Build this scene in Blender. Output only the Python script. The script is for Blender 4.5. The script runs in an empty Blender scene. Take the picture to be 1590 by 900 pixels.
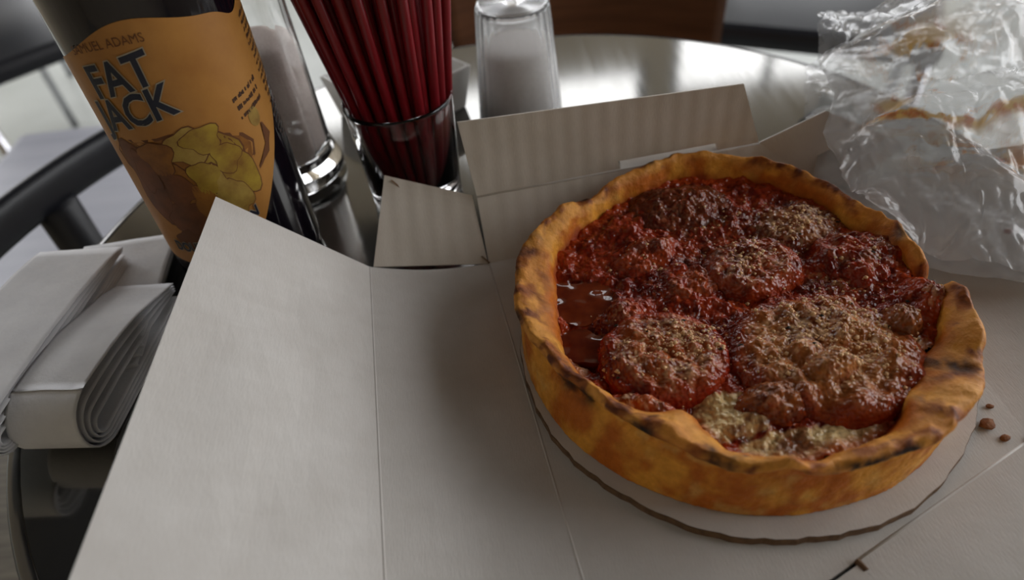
import bpy, bmesh, math, random
import numpy as np
from mathutils import Vector, Matrix
random.seed(7); rng = np.random.default_rng(7)
SC = bpy.context.scene
COL = SC.collection
# ------------------------------------------------------------------ camera
W, H, FPX, CAMH = 1590, 900, 1070.0, 0.233
NAD = np.array([925 - W/2, 1560 - H/2, FPX]); NAD /= np.linalg.norm(NAD)      # the direction straight down, seen by the lens
UP = -NAD
FW = np.array([0, 0, 1.0]); YA = FW - UP*(FW @ UP); YA /= np.linalg.norm(YA); XA = np.cross(YA, UP)
RM = np.stack([XA, YA, UP])
def P(px, py, z=0.0):
    """the point at height z that is seen at a given place of the photograph"""
    d = RM @ np.array([px - W/2, py - H/2, FPX]); t = (z - CAMH)/d[2]
    return np.array([d[0]*t, d[1]*t, z])
cam = bpy.data.cameras.new('camera'); camo = bpy.data.objects.new('camera', cam); COL.objects.link(camo)
camo.matrix_world = Matrix(((RM[0,0], -RM[0,1], -RM[0,2], 0), (RM[1,0], -RM[1,1], -RM[1,2], 0), (RM[2,0], -RM[2,1], -RM[2,2], CAMH), (0,0,0,1)))
cam.sensor_width = 36; cam.lens = FPX/W*36; cam.clip_start = 0.01; cam.clip_end = 60
cam.dof.use_dof = True; cam.dof.focus_distance = 0.285; cam.dof.aperture_fstop = 6.5
SC.camera = camo
# ------------------------------------------------------------------ world, windows, exposure
SC.view_settings.view_transform = 'Standard'; SC.view_settings.look = 'None'
SC.view_settings.gamma = 1; SC.view_settings.use_curve_mapping = False
SC.view_settings.exposure = 0.08
wd = bpy.data.worlds.new('overcast_sky'); SC.world = wd; wd.use_nodes = True
bg = wd.node_tree.nodes['Background']; bg.inputs[0].default_value = (0.97, 0.98, 1.0, 1); bg.inputs[1].default_value = 4.2
RX0, RX1, RY0, RY1, RZ0, RZ1 = -2.6, 2.4, -2.2, 3.8, -0.74, 2.60
# window openings: (wall, from, to, z0, z1)
WINS = [('back', -2.4, -0.75, -0.1, 1.95), ('back', 1.1, 2.3, -0.1, 1.95),
        ('back', -0.35, 0.95, 1.70, 2.20), ('left', 1.6, 3.4, 0.0, 1.95), ('right', -0.6, 1.4, -0.1, 1.95), ('right', 1.7, 3.5, -0.1, 1.95)]
def portal(wall, a, b, z0, z1):
    L = bpy.data.lights.new('window_daylight', 'AREA'); L.shape = 'RECTANGLE'; L.size = b - a; L.size_y = z1 - z0
    o = bpy.data.objects.new('window_daylight', L); COL.objects.link(o)
    L.cycles.is_portal = True
    zc = (z0 + z1)/2; m = (a + b)/2
    if wall == 'back': o.location = (m, RY1 + .04, zc); o.rotation_euler = (math.radians(-90), 0, 0)
    if wall == 'left': o.location = (RX0 - .04, m, zc); o.rotation_euler = (math.radians(90), 0, math.radians(-90))
    if wall == 'right': o.location = (RX1 + .04, m, zc); o.rotation_euler = (math.radians(90), 0, math.radians(90))
for w_ in WINS: portal(*w_)

# ------------------------------------------------------------------ helpers
def lin(c):
    return tuple(((v/255)/12.92 if v/255 <= .04045 else ((v/255 + .055)/1.055)**2.4) for v in c)
def rgba(c): return (*lin(c), 1)
# smooth lattice noise with numpy
_perm = rng.random((64, 64, 64))
def vnoise(x, y, z):
    xi, yi, zi = np.floor(x).astype(int), np.floor(y).astype(int), np.floor(z).astype(int)
    fx, fy, fz = x - xi, y - yi, z - zi
    fx, fy, fz = fx*fx*(3 - 2*fx), fy*fy*(3 - 2*fy), fz*fz*(3 - 2*fz)
    g = lambda a, b, c: _perm[(xi + a) & 63, (yi + b) & 63, (zi + c) & 63]
    l = lambda a, b, t: a + (b - a)*t
    return l(l(l(g(0,0,0), g(1,0,0), fx), l(g(0,1,0), g(1,1,0), fx), fy), l(l(g(0,0,1), g(1,0,1), fx), l(g(0,1,1), g(1,1,1), fx), fy), fz)*2 - 1
def fbm(x, y, z=0.0, freq=1.0, octv=4, gain=.5):
    x = np.asarray(x, float); y = np.asarray(y, float); z = np.zeros_like(x) + z
    s = np.zeros_like(x); a = 1.0; t = 0
    for i in range(octv):
        s += a*vnoise(x*freq + 17*i + 3.3, y*freq + 9*i + 5.1, z*freq + 4*i + 1.7); t += a; a *= gain; freq *= 2.03
    return s/t
def sstep(a, b, x):
    t = np.clip((np.asarray(x, float) - a)/(b - a), 0, 1); return t*t*(3 - 2*t)

class NT:
    def __init__(s, name):
        s.m = bpy.data.materials.new(name); s.m.use_nodes = True; s.t = s.m.node_tree; s.b = s.t.nodes['Principled BSDF']
    def n(s, typ, **kw):
        nd = s.t.nodes.new(typ)
        for k, v in kw.items():
            if k in nd.inputs: nd.inputs[k].default_value = v
            else: setattr(nd, k, v)
        return nd
    def l(s, a, b): s.t.links.new(a, b)
def mat(name, col, rough=.5, metal=0, col2=None, nscale=20, stretch=None, bump=None, attr=False, spec=.5, rough2=None, coat=0, trans=0, ior=1.45, sss=0, alpha=None, fac=(.35, .7)):
    """principled material; col2 = second tone mixed in by noise; bump = (scale, strength, distance)"""
    t = NT(name); b = t.b
    b.inputs['Roughness'].default_value = rough; b.inputs['Metallic'].default_value = metal
    b.inputs['Specular IOR Level'].default_value = spec; b.inputs['IOR'].default_value = ior
    b.inputs['Coat Weight'].default_value = coat; b.inputs['Transmission Weight'].default_value = trans
    if sss: b.inputs['Subsurface Weight'].default_value = sss; b.inputs['Subsurface Radius'].default_value = (.004, .0015, .0006)
    if alpha is not None: b.inputs['Alpha'].default_value = alpha
    tc = t.n('ShaderNodeTexCoord'); mp = t.n('ShaderNodeMapping'); t.l(tc.outputs['Object'], mp.inputs['Vector'])
    if stretch: mp.inputs['Scale'].default_value = stretch
    src = None
    if attr:
        a = t.n('ShaderNodeVertexColor', layer_name='Col'); src = a.outputs['Color']
    if col2 is not None or attr:
        nz = t.n('ShaderNodeTexNoise', Scale=nscale, Detail=6.0, Roughness=.6); t.l(mp.outputs['Vector'], nz.inputs['Vector'])
        rp = t.n('ShaderNodeMapRange'); rp.inputs[1].default_value = fac[0]; rp.inputs[2].default_value = fac[1]
        t.l(nz.outputs['Fac'], rp.inputs[0])
        mx = t.n('ShaderNodeMix', data_type='RGBA')
        t.l(rp.outputs[0], mx.inputs[0])
        if attr:
            mx.blend_type = 'MULTIPLY'; t.l(src, mx.inputs[6]); mx.inputs[7].default_value = rgba(col2) if col2 else (.75, .72, .70, 1)
        else:
            mx.inputs[6].default_value = rgba(col); mx.inputs[7].default_value = rgba(col2)
        t.l(mx.outputs[2], b.inputs['Base Color'])
        if rough2 is not None:
            rr = t.n('ShaderNodeMapRange'); rr.inputs[1].default_value = fac[0]; rr.inputs[2].default_value = fac[1]; rr.inputs[3].default_value = rough; rr.inputs[4].default_value = rough2
            t.l(nz.outputs['Fac'], rr.inputs[0]); t.l(rr.outputs[0], b.inputs['Roughness'])
    else: b.inputs['Base Color'].default_value = rgba(col)
    if bump:
        nb = t.n('ShaderNodeTexNoise', Scale=bump[0], Detail=bump[3] if len(bump) > 3 else 5.0, Roughness=.6); t.l(mp.outputs['Vector'], nb.inputs['Vector'])
        bp = t.n('ShaderNodeBump', Strength=bump[1], Distance=bump[2]); t.l(nb.outputs['Fac'], bp.inputs['Height']); t.l(bp.outputs['Normal'], b.inputs['Normal']); t.l(bp.outputs['Normal'], b.inputs['Coat Normal'])
    return t.m

def mesh_obj(name, verts, faces, m=None, parent=None, smooth=False, loc=None, cols=None):
    me = bpy.data.meshes.new(name); me.from_pydata([tuple(map(float, v)) for v in verts], [], [tuple(map(int, f)) for f in faces]); me.update()
    if smooth: me.polygons.foreach_set('use_smooth', [True]*len(me.polygons))
    if cols is not None:
        ca = me.color_attributes.new('Col', 'FLOAT_COLOR', 'POINT')
        c = np.ones((len(verts), 4)); c[:, :3] = cols; ca.data.foreach_set('color', c.ravel())
    o = bpy.data.objects.new(name, me); COL.objects.link(o)
    if m: me.materials.append(m)
    if parent: o.parent = parent
    if loc is not None: o.location = loc
    return o
def tag(o, label, cat, group=None, kind=None):
    o['label'] = label; o['category'] = cat
    if group: o['group'] = group
    if kind: o['kind'] = kind
    return o
def thing(name, label, cat, loc=(0, 0, 0), rz=0, group=None):
    o = bpy.data.objects.new(name, None); COL.objects.link(o); o.location = loc; o.rotation_euler = (0, 0, rz); o.empty_display_size = .02
    return tag(o, label, cat, group)
class MB:
    """collects simple shapes that become ONE mesh"""
    def __init__(s): s.v = []; s.f = []
    def add(s, v, f): k = len(s.v); s.v += [tuple(map(float, p)) for p in v]; s.f += [tuple(i + k for i in q) for q in f]; return s
    def box(s, x0, x1, y0, y1, z0, z1):
        return s.add([(x0,y0,z0),(x1,y0,z0),(x1,y1,z0),(x0,y1,z0),(x0,y0,z1),(x1,y0,z1),(x1,y1,z1),(x0,y1,z1)],
                     [(0,3,2,1),(4,5,6,7),(0,1,5,4),(1,2,6,5),(2,3,7,6),(3,0,4,7)])
    def tube(s, pts, r, n=10, caps=True):
        pts = [Vector(p) for p in pts]; rings = []
        rr = r if hasattr(r, '__len__') else [r]*len(pts)
        for i, p in enumerate(pts):
            d = (pts[min(i+1, len(pts)-1)] - pts[max(i-1, 0)]).normalized()
            a = d.cross(Vector((0, 0, 1)) if abs(d.z) < .9 else Vector((1, 0, 0))).normalized(); b = d.cross(a)
            rings.append([p + (a*math.cos(2*math.pi*k/n) + b*math.sin(2*math.pi*k/n))*rr[i] for k in range(n)])
        v = [q for R_ in rings for q in R_]
        f = [(i*n + k, i*n + (k+1) % n, (i+1)*n + (k+1) % n, (i+1)*n + k) for i in range(len(pts)-1) for k in range(n)]
        if caps: f += [tuple(range(n))[::-1], tuple((len(pts)-1)*n + k for k in range(n))]
        return s.add(v, f)
    def lathe(s, prof, n=48, rfun=None, close=False):
        v = []; m = len(prof)
        for (r, z) in prof:
            for k in range(n):
                a = 2*math.pi*k/n; q = r*(rfun(a, z) if rfun else 1); v.append((q*math.cos(a), q*math.sin(a), z))
        f = [(i*n + k, i*n + (k+1) % n, (i+1)*n + (k+1) % n, (i+1)*n + k) for i in range(m-1) for k in range(n)]
        if close: f += [((m-1)*n + k, (m-1)*n + (k+1) % n, (k+1) % n, k) for k in range(n)]
        return s.add(v, f)
    def build(s, name, m, parent=None, smooth=False, loc=None): return mesh_obj(name, s.v, s.f, m, parent, smooth, loc)
def bevel(o, w, seg=2):
    b = o.modifiers.new('bevel', 'BEVEL'); b.width = w; b.segments = seg; b.limit_method = 'ANGLE'; b.angle_limit = math.radians(40); return o
def sheet(name, q, th, m, parent, nu=14, nv=14, bulge=0.0, wob=0.0, holes=None, seed=0):
    """cardboard panel: bilinear patch through the corners q (counter-clockwise seen from above), bulged, with thickness th"""
    q = [np.array(p, float) for p in q]; nrm = np.cross(q[1] - q[0], q[3] - q[0]); nrm /= np.linalg.norm(nrm)
    top, bot = [], []
    for j in range(nv + 1):
        for i in range(nu + 1):
            u, v = i/nu, j/nv
            p = q[0]*(1-u)*(1-v) + q[1]*u*(1-v) + q[2]*u*v + q[3]*(1-u)*v
            k = bulge*math.sin(math.pi*u) + wob*float(fbm(np.array([u*3 + seed]), np.array([v*3]), 0, 1, 3)[0])*math.sin(math.pi*u)*math.sin(math.pi*v)
            p = p + nrm*k; top.append(p); bot.append(p - nrm*th)
    n = nu + 1; N = n*(nv + 1); f = []
    skip = set(holes or [])
    for j in range(nv):
        for i in range(nu):
            if (i, j) in skip: continue
            a = j*n + i; f += [(a, a+1, a+n+1, a+n), (N+a, N+a+n, N+a+n+1, N+a+1)]
            for (di, dj, e0, e1) in ((0,-1,a,a+1), (1,0,a+1,a+n+1), (0,1,a+n+1,a+n), (-1,0,a+n,a)):
                ii, jj = i+di, j+dj
                if ii < 0 or jj < 0 or ii >= nu or jj >= nv or (ii, jj) in skip: f.append((e0, N+e0, N+e1, e1))
    return mesh_obj(name, top + bot, f, m, parent)

# ------------------------------------------------------------------ materials
def brushed_metal(name, col, r0, r1):
    t = NT(name); b = t.b
    b.inputs['Base Color'].default_value = rgba(col); b.inputs['Metallic'].default_value = 1
    tc = t.n('ShaderNodeTexCoord'); mp = t.n('ShaderNodeMapping'); mp.inputs['Scale'].default_value = (260, 5, 5); t.l(tc.outputs['Object'], mp.inputs['Vector'])
    nz = t.n('ShaderNodeTexNoise', Scale=1.0, Detail=4.0); t.l(mp.outputs['Vector'], nz.inputs['Vector'])
    mr = t.n('ShaderNodeMapRange'); mr.inputs[3].default_value = r0; mr.inputs[4].default_value = r1; t.l(nz.outputs['Fac'], mr.inputs[0]); t.l(mr.outputs[0], b.inputs['Roughness'])
    bp = t.n('ShaderNodeBump', Strength=.03, Distance=.0004); t.l(nz.outputs['Fac'], bp.inputs['Height']); t.l(bp.outputs['Normal'], b.inputs['Normal'])
    return t.m
def cardboard(name, col, col2, rib=0.0, axis=(1, 0, 0), ribs=900):
    """paper-faced corrugated board: soft fibres, and the flutes telegraphing through as faint ribs"""
    t = NT(name); b = t.b; b.inputs['Roughness'].default_value = .62; b.inputs['Specular IOR Level'].default_value = .3
    tc = t.n('ShaderNodeTexCoord')
    nz = t.n('ShaderNodeTexNoise', Scale=38.0, Detail=8.0, Roughness=.62); t.l(tc.outputs['Object'], nz.inputs['Vector'])
    mx = t.n('ShaderNodeMix', data_type='RGBA'); mx.inputs[6].default_value = rgba(col); mx.inputs[7].default_value = rgba(col2)
    mr = t.n('ShaderNodeMapRange'); mr.inputs[1].default_value = .35; mr.inputs[2].default_value = .7; t.l(nz.outputs['Fac'], mr.inputs[0]); t.l(mr.outputs[0], mx.inputs[0]); t.l(mx.outputs[2], b.inputs['Base Color'])
    mp = t.n('ShaderNodeMapping'); mp.inputs['Scale'].default_value = (300, 60, 60); t.l(tc.outputs['Object'], mp.inputs['Vector'])
    fb = t.n('ShaderNodeTexNoise', Scale=6.0, Detail=4.0); t.l(mp.outputs['Vector'], fb.inputs['Vector'])
    dv = t.n('ShaderNodeVectorMath', operation='DOT_PRODUCT'); t.l(tc.outputs['Object'], dv.inputs[0]); dv.inputs[1].default_value = axis
    ml = t.n('ShaderNodeMath', operation='MULTIPLY'); t.l(dv.outputs['Value'], ml.inputs[0]); ml.inputs[1].default_value = ribs
    sn = t.n('ShaderNodeMath', operation='SINE'); t.l(ml.outputs[0], sn.inputs[0])
    ad = t.n('ShaderNodeMath', operation='MULTIPLY_ADD'); t.l(sn.outputs[0], ad.inputs[0]); ad.inputs[1].default_value = rib; t.l(fb.outputs['Fac'], ad.inputs[2])
    bp = t.n('ShaderNodeBump', Strength=.25, Distance=.0004); t.l(ad.outputs[0], bp.inputs['Height']); t.l(bp.outputs['Normal'], b.inputs['Normal'])
    return t.m
def clear_glass(name, tint=(1, 1, 1)):
    t = NT(name); b = t.b; b.inputs['Base Color'].default_value = (*tint, 1); b.inputs['Transmission Weight'].default_value = 1; b.inputs['Roughness'].default_value = .02; b.inputs['IOR'].default_value = 1.48
    return t.m
M = dict(
    floor=mat('pale_floor', (190, 194, 190), .35, col2=(172, 176, 172), nscale=3),
    wall=mat('wall_paint', (190, 178, 158), .8, col2=(180, 168, 148), nscale=4),
    ceil=mat('dark_ceiling', (34, 33, 33), .9, col2=(28, 27, 27), nscale=5),
    frame=mat('window_frame_paint', (60, 60, 62), .4, col2=(52, 52, 55), nscale=9),
    steel=brushed_metal('brushed_table_metal', (140, 139, 136), .06, .13),
    rim=mat('rolled_metal_edge', (96, 95, 94), .22, 1.0, col2=(84, 83, 82), nscale=30),
    black=mat('black_plastic', (20, 21, 27), .4, col2=(26, 27, 34), nscale=40),
    chrome=mat('chrome', (200, 200, 205), .12, 1.0),
    wood=mat('chair_plywood', (112, 72, 46), .45, col2=(88, 54, 33), nscale=9, stretch=(1, 1, 14)),
    ply=mat('plywood_edge', (190, 150, 105), .6, col2=(160, 122, 82), nscale=60, stretch=(1, 1, 6)),
    card=cardboard('box_board', (206, 202, 197), (196, 191, 185), .15, (0, 1, 0), 700),
    cardrib=cardboard('box_board_ribbed', (200, 192, 182), (188, 180, 169), .9, (1, 0, 0), 700),
    kraft=mat('kraft_core', (120, 92, 66), .85, col2=(84, 62, 44), nscale=300, bump=(500, .5, .001)),
    white=mat('white_ceramic', (214, 214, 212), .25, col2=(206, 205, 200), nscale=10),
    paper=mat('napkin_paper', (226, 226, 228), .85, col2=(214, 214, 217), nscale=60, bump=(420, .3, .0008)),
    straw=mat('red_straw_plastic', (124, 15, 26), .38, col2=(106, 10, 20), nscale=30),
    glass=clear_glass('clear_glass'),
    bottle=mat('dark_bottle_glass', (12, 11, 20), .08, coat=.4, col2=(18, 13, 16), nscale=12),
    sugar=mat('white_granules', (218, 204, 196), .8, col2=(200, 184, 174), nscale=900, bump=(1500, .6, .0006)),
)
def vc_mat(name, rough, rough2, bump, nscale, sss=0, coat=0, spec=.5):
    return mat(name, (255, 255, 255), rough, attr=True, spec=spec, nscale=nscale, bump=bump, rough2=rough2, sss=sss, coat=coat)
M['crust'] = vc_mat('baked_crust', .42, .62, (420, .45, .0016), 260, spec=.3)
M['sauce'] = vc_mat('tomato_sauce', .07, .14, (330, .8, .0028, 1.2), 420, spec=.45)
M['slice'] = vc_mat('topping_slice', .08, .20, (360, .7, .0026, 1.2), 480, spec=.42)
M['cheese'] = mat('melted_cheese', (214, 178, 112), .28, col2=(190, 132, 70), nscale=150, bump=(260, .4, .0015), sss=.1)
M['oil'] = mat('amber_oil', (122, 50, 18), .04, col2=(90, 28, 10), nscale=110, bump=(110, .45, .006, 0.3))
M['herb'] = mat('dried_herb', (40, 40, 26), .7, col2=(24, 24, 18), nscale=400)
M['grain'] = mat('grated_cheese', (236, 200, 152), .6, col2=(214, 162, 112), nscale=300)
M['crumb'] = mat('crust_crumb', (150, 96, 48), .7, col2=(110, 62, 28), nscale=500, bump=(800, .5, .001))
M['redbit'] = mat('sauce_speck', (128, 30, 16), .3, col2=(104, 20, 12), nscale=500)

# ------------------------------------------------------------------ the room
def struct(o, label):
    o['kind'] = 'structure'; o['label'] = label; return o
T = .12
struct(MB().box(RX0-T, RX1+T, RY0-T, RY1+T, RZ0-.1, RZ0).build('floor', M['floor']), 'pale grey cafe floor far below the table')
struct(MB().box(RX0-T, RX1+T, RY0-T, RY1+T, RZ1, RZ1+.1).build('ceiling', M['ceil']), 'dark ceiling above the cafe')
def wall(name, side, label):
    ws = sorted([w_ for w_ in WINS if w_[0] == side], key=lambda w_: w_[1]); m = MB()
    a0, a1 = (RX0-T, RX1+T) if side in ('back', 'front') else (RY0, RY1)
    def blk(a, b, z0, z1):
        if side == 'back': m.box(a, b, RY1, RY1+T, z0, z1)
        if side == 'front': m.box(a, b, RY0-T, RY0, z0, z1)
        if side == 'left': m.box(RX0-T, RX0, a, b, z0, z1)
        if side == 'right': m.box(RX1, RX1+T, a, b, z0, z1)
    cur = a0
    for (_, a, b, z0, z1) in ws: blk(cur, a, RZ0, RZ1); blk(a, b, RZ0, z0); blk(a, b, z1, RZ1); cur = b
    blk(cur, a1, RZ0, RZ1)
    return struct(m.build(name, M['wall']), label)
wall('wall_back', 'back', 'far painted wall with tall windows'); wall('wall_left', 'left', 'left painted wall with a window')
wall('wall_right', 'right', 'right painted wall with tall windows'); wall('wall_front', 'front', 'plain painted wall behind the viewer')
for n_, (side, a, b, z0, z1) in enumerate(WINS):
    m = MB(); d = .025
    bars = [(a, a+.05, z0, z1), (b-.05, b, z0, z1), ((a+b)/2-d, (a+b)/2+d, z0, z1), (a, b, z0, z0+.05), (a, b, z1-.05, z1)]
    for (p, q, r, s) in bars:
        if side == 'back': m.box(p, q, RY1+.01, RY1+.035, r, s)
        if side == 'left': m.box(RX0-.035, RX0-.01, p, q, r, s)
        if side == 'right': m.box(RX1+.01, RX1+.035, p, q, r, s)
    struct(m.build(f'window_{n_+1}', M['frame']), 'dark framed window letting in overcast daylight')

# ------------------------------------------------------------------ the table
TC, TR = (.0205, .2720), .2590
tb = thing('cafe_table', 'round brushed metal cafe table under the open pizza box', 'table', (TC[0], TC[1], RZ0))
zt = -RZ0
MB().lathe([(0.0001, zt-.003), (TR-.007, zt-.003), (TR-.007, zt), (0.0001, zt)], 128).build('table_top', M['steel'], tb, True).data.polygons.foreach_set('use_smooth', [False]*(128*3))
MB().lathe([(TR-.007, zt-.022), (TR-.007, zt-.0004), (TR-.006, zt), (TR-.002, zt-.0008), (TR, zt-.003), (TR, zt-.018), (TR-.003, zt-.022)], 128, close=True).build('edge_band', M['rim'], tb, True)
MB().tube([(0, 0, .02), (0, 0, zt-.003)], .035, 24).build('column', M['black'], tb, True)
MB().lathe([(0.0001, 0), (.17, 0), (.17, .008), (.05, .025), (0.0001, .025)], 48).build('foot_plate', M['black'], tb)

# ------------------------------------------------------------------ chairs
def wood_chair(loc, rz):
    t = thing('plywood_chair', 'brown plywood chair drawn up to the far side of the table', 'chair', loc, rz)
    # backrest: bent plywood shell with rounded corners; local +y is the back of the chair
    def shell(w, z0, z1, y, name, m, th):
        v = []; f = []; nx, nz = 24, 12
        for k in (0, 1):
            for j in range(nz+1):
                for i in range(nx+1):
                    u = i/nx*2-1; s = j/nz
                    ww = w*(1 - .10*abs(2*s-1)**6); v.append((u*ww, y - .05*u*u + k*th - .03*s + .03, z0 + (z1-z0)*s))
        n = nx+1; N = n*(nz+1)
        for j in range(nz):
            for i in range(nx):
                a = j*n+i; f += [(a, a+1, a+n+1, a+n), (N+a, N+a+n, N+a+n+1, N+a+1)]
        ring = [i for i in range(n)] + [j*n+nx for j in range(1, nz+1)] + [nz*n+i for i in range(nx-1, -1, -1)] + [j*n for j in range(nz-1, 0, -1)]
        for a, b in zip(ring, ring[1:]+ring[:1]): f.append((a, N+a, N+b, b))
        return mesh_obj(name, v, f, m, t, True)
    shell(.165, .50, .86, .18, 'backrest', M['wood'], .012)
    bevel(MB().box(-.20, .20, -.22, .18, .445, .46).build('seat', M['wood'], t), .01)
    for sx in (-1, 1):
        MB().tube([(sx*.18, -.20, 0), (sx*.17, -.17, .445)], .012, 12).build('leg', M['chrome'], t, True)
        MB().tube([(sx*.18, .22, 0), (sx*.17, .18, .445)], .012, 12).build('leg', M['chrome'], t, True)
    MB().tube([(-.10, .17, .45), (-.10, .20, .60)], .010, 10).build('back_support', M['chrome'], t, True)
    MB().tube([(.10, .17, .45), (.10, .20, .60)], .010, 10).build('back_support', M['chrome'], t, True)
    return t
wood_chair((.115, .66, RZ0), math.radians(-4))
def black_chair(loc, rz, label):
    t = thing('black_chair', label, 'chair', loc, rz, 'black cafe chairs in the background')
    bevel(MB().box(-.21, .21, -.21, .21, .43, .47).build('seat', M['black'], t), .015)
    bevel(MB().box(-.20, .20, .20, .225, .58, .84).build('backrest', M['black'], t), .01)
    for sx in (-1, 1):
        MB().tube([(sx*.19, -.19, 0), (sx*.19, -.19, .43)], .011, 10).build('leg', M['chrome'], t, True)
        MB().tube([(sx*.19, .21, 0), (sx*.19, .21, .80)], .011, 10).build('leg', M['chrome'], t, True)
    MB().tube([(-.19, -.19, .22), (.19, -.19, .22)], .008, 8).build('stretcher', M['chrome'], t, True)
    return t
black_chair((-.04, 1.44, RZ0), .1, 'blurred black chair behind the red straws')
black_chair((.60, 1.22, RZ0), -.5, 'blurred black chair to the right of the plywood chair')
black_chair((-1.50, 2.05, RZ0), .4, 'blurred black chair farthest away at the upper left corner')
black_chair((-.95, 1.52, RZ0), .75, 'blurred black chair with chrome legs beyond the bottle, left edge')

# chair standing back to back with the table: curved dark rail, uprights and a pale seat
def rail_chair():
    t = thing('rail_back_chair', 'dark curved rail chair with a pale seat beside the table, left edge', 'chair', (-.56, .80, RZ0))
    o = np.array([-.56, .80, RZ0])
    cps = [P(-150, 500, -.04), P(-60, 405, -.04), P(20, 335, -.04), P(100, 276, -.04), P(180, 224, -.04), P(270, 178, -.04), P(360, 150, -.04)]
    m = MB(); v = []; n = len(cps)
    for i, p in enumerate(cps):
        d = cps[min(i+1, n-1)] - cps[max(i-1, 0)]; d /= np.linalg.norm(d); w = np.array([d[1], -d[0], 0])
        for (a, b) in ((-.006, -.017), (.006, -.017), (.009, 0), (.006, .017), (-.006, .017), (-.009, 0)): v.append(p + w*a + np.array([0, 0, b]) - o)
    m.add(v, [(i*6+k, i*6+(k+1) % 6, (i+1)*6+(k+1) % 6, (i+1)*6+k) for i in range(n-1) for k in range(6)] + [tuple(range(6))[::-1], tuple((n-1)*6+k for k in range(6))])
    sm = m.build('top_rail', M['black'], t, True); sub = sm.modifiers.new('smooth', 'SUBSURF'); sub.levels = 2; sub.render_levels = 2
    for (px, py) in ((72, 298), (330, 160)):
        p = P(px, py, -.04) - o; MB().tube([p + [0, 0, -.01], (p[0]-.03, p[1]+.04, -RZ0-.30), (p[0]-.02, p[1]+.03, 0)], .016, 12).build('upright', M['black'], t, True)
    bevel(MB().box(-.20, .22, -.20, .24, .425, .455).build('seat', mat('pale_seat', (176, 178, 190), .4, col2=(160, 162, 176), nscale=4, stretch=(1, 9, 1)), t), .02, 3)
    for (a, b) in ((-.17, .20), (.19, .20)): MB().tube([(a, b, 0), (a, b, .43)], .012, 12).build('leg', M['black'], t, True)
rail_chair()
def stool():
    t = thing('wooden_stool', 'grey brown wooden stool below the table edge at the lower left', 'stool', (-.50, .24, RZ0))
    mw = mat('weathered_wood', (122, 114, 98), .55, col2=(84, 77, 64), nscale=5, stretch=(3, 40, 3))
    bevel(MB().lathe([(.0001, .42), (.17, .42), (.18, .43), (.18, .445), (.17, .455), (.0001, .455)], 48).build('seat', mw, t), .003)
    for k in range(4):
        a = math.pi/4 + k*math.pi/2; MB().tube([(.17*math.cos(a), .17*math.sin(a), 0), (.12*math.cos(a), .12*math.sin(a), .42)], .014, 10).build('leg', mw, t, True)
stool()

# ------------------------------------------------------------------ pizza box
bx = thing('pizza_box', 'open white corrugated cardboard pizza box lying flat on the metal table', 'box', (0, 0, 0))
CT = .0016
A = np.array([-.010, .263, CT]); F1 = np.array([-.0674, .2555, .015])
Bk = np.array([.176, .288, CT]); Cr = np.array([.1845, .131, CT])
Af = A + (np.array([.012, .101, CT]) - A)*1.28; Df = Af
frd = (Df - Cr)/np.linalg.norm(Df - Cr)
F1b = P(597, 900, .016) + (P(597, 900, .016) - F1)*.28
CL = np.array([-.012, .282, .030]); CRt = np.array([.136, .300, .030])
TL = P(710, 190, .066); TRp = P(1155, 130, .066)
sheet('base_panel', [Df, Cr, Bk, A], CT*.9, M['card'], bx)
sheet('side_wall', [A, F1, F1b, Af], CT, M['card'], bx, 16, 16, -.003)
L1 = P(335, 305, .067); L2 = P(107, 900, .063); L2 = L2 + (L2 - L1)*.25
sheet('lid_panel', [F1b, F1, L1, L2], CT, M['card'], bx, 16, 16, 0, .002)
sheet('back_wall', [A, Bk, CRt, CL], CT, M['cardrib'], bx, 16, 8)
# back flap with the slot cut along its lower edge
hol = [(i, 0) for i in range(10, 17)]
sheet('back_flap', [CL, CRt, TRp, TL], CT, M['cardrib'], bx, 20, 8, 0, 0, hol)
s0, s1 = CL + (CRt - CL)*.50, CL + (CRt - CL)*.85
sheet('slot_tab', [s0, s1, s1 + np.array([.002, .012, .004]), s0 + np.array([.002, .012, .004])], CT, M['card'], bx, 4, 2)
# corner flap with its perforated diagonal
K1 = P(597, 272, .042); K2 = P(733, 303, .030)
kf = sheet('corner_flap', [F1*.97 + A*.03, A + np.array([-.0005, 0, 0]), K2, K1], CT, M['cardrib'], bx, 12, 12)
for k, (u0, u1) in enumerate(((.06, .16), (.36, .42), (.52, .57), (.70, .82), (.92, 1.0))):
    a = K1*(1-u0) + A*u0; b = K1*(1-u1) + A*u1; n = np.array([.0002, -.0008, .0008]); w = np.array([.0006, .0004, 0])
    mesh_obj('perforation', [a+n-w*.2, a+n+w, b+n+w, b+n-w*.2, a-n-w*.2, a-n+w, b-n+w, b-n-w*.2], [(0,1,2,3),(7,6,5,4),(0,4,5,1),(1,5,6,2),(2,6,7,3),(3,7,4,0)], M['kraft'], bx)
K3 = P(1283, 172, .046)
Rw0 = Bk + np.array([.062, .004, .012]); Rw1 = Cr + np.array([.062, .002, .010])
sheet('corner_flap', [Bk, Rw0 + np.array([-.02, .008, .004]), K3, CRt], CT, M['card'], bx, 10, 10)
sheet('side_wall', [Cr, Rw1, Rw0, Bk], CT, M['card'], bx, 14, 14, -.002)
sheet('outer_panel', [Rw1, Rw1 + np.array([.10, .004, -.004]), Rw0 + np.array([.10, .004, -.004]), Rw0], CT, M['card'], bx, 10, 10, .002)
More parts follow.
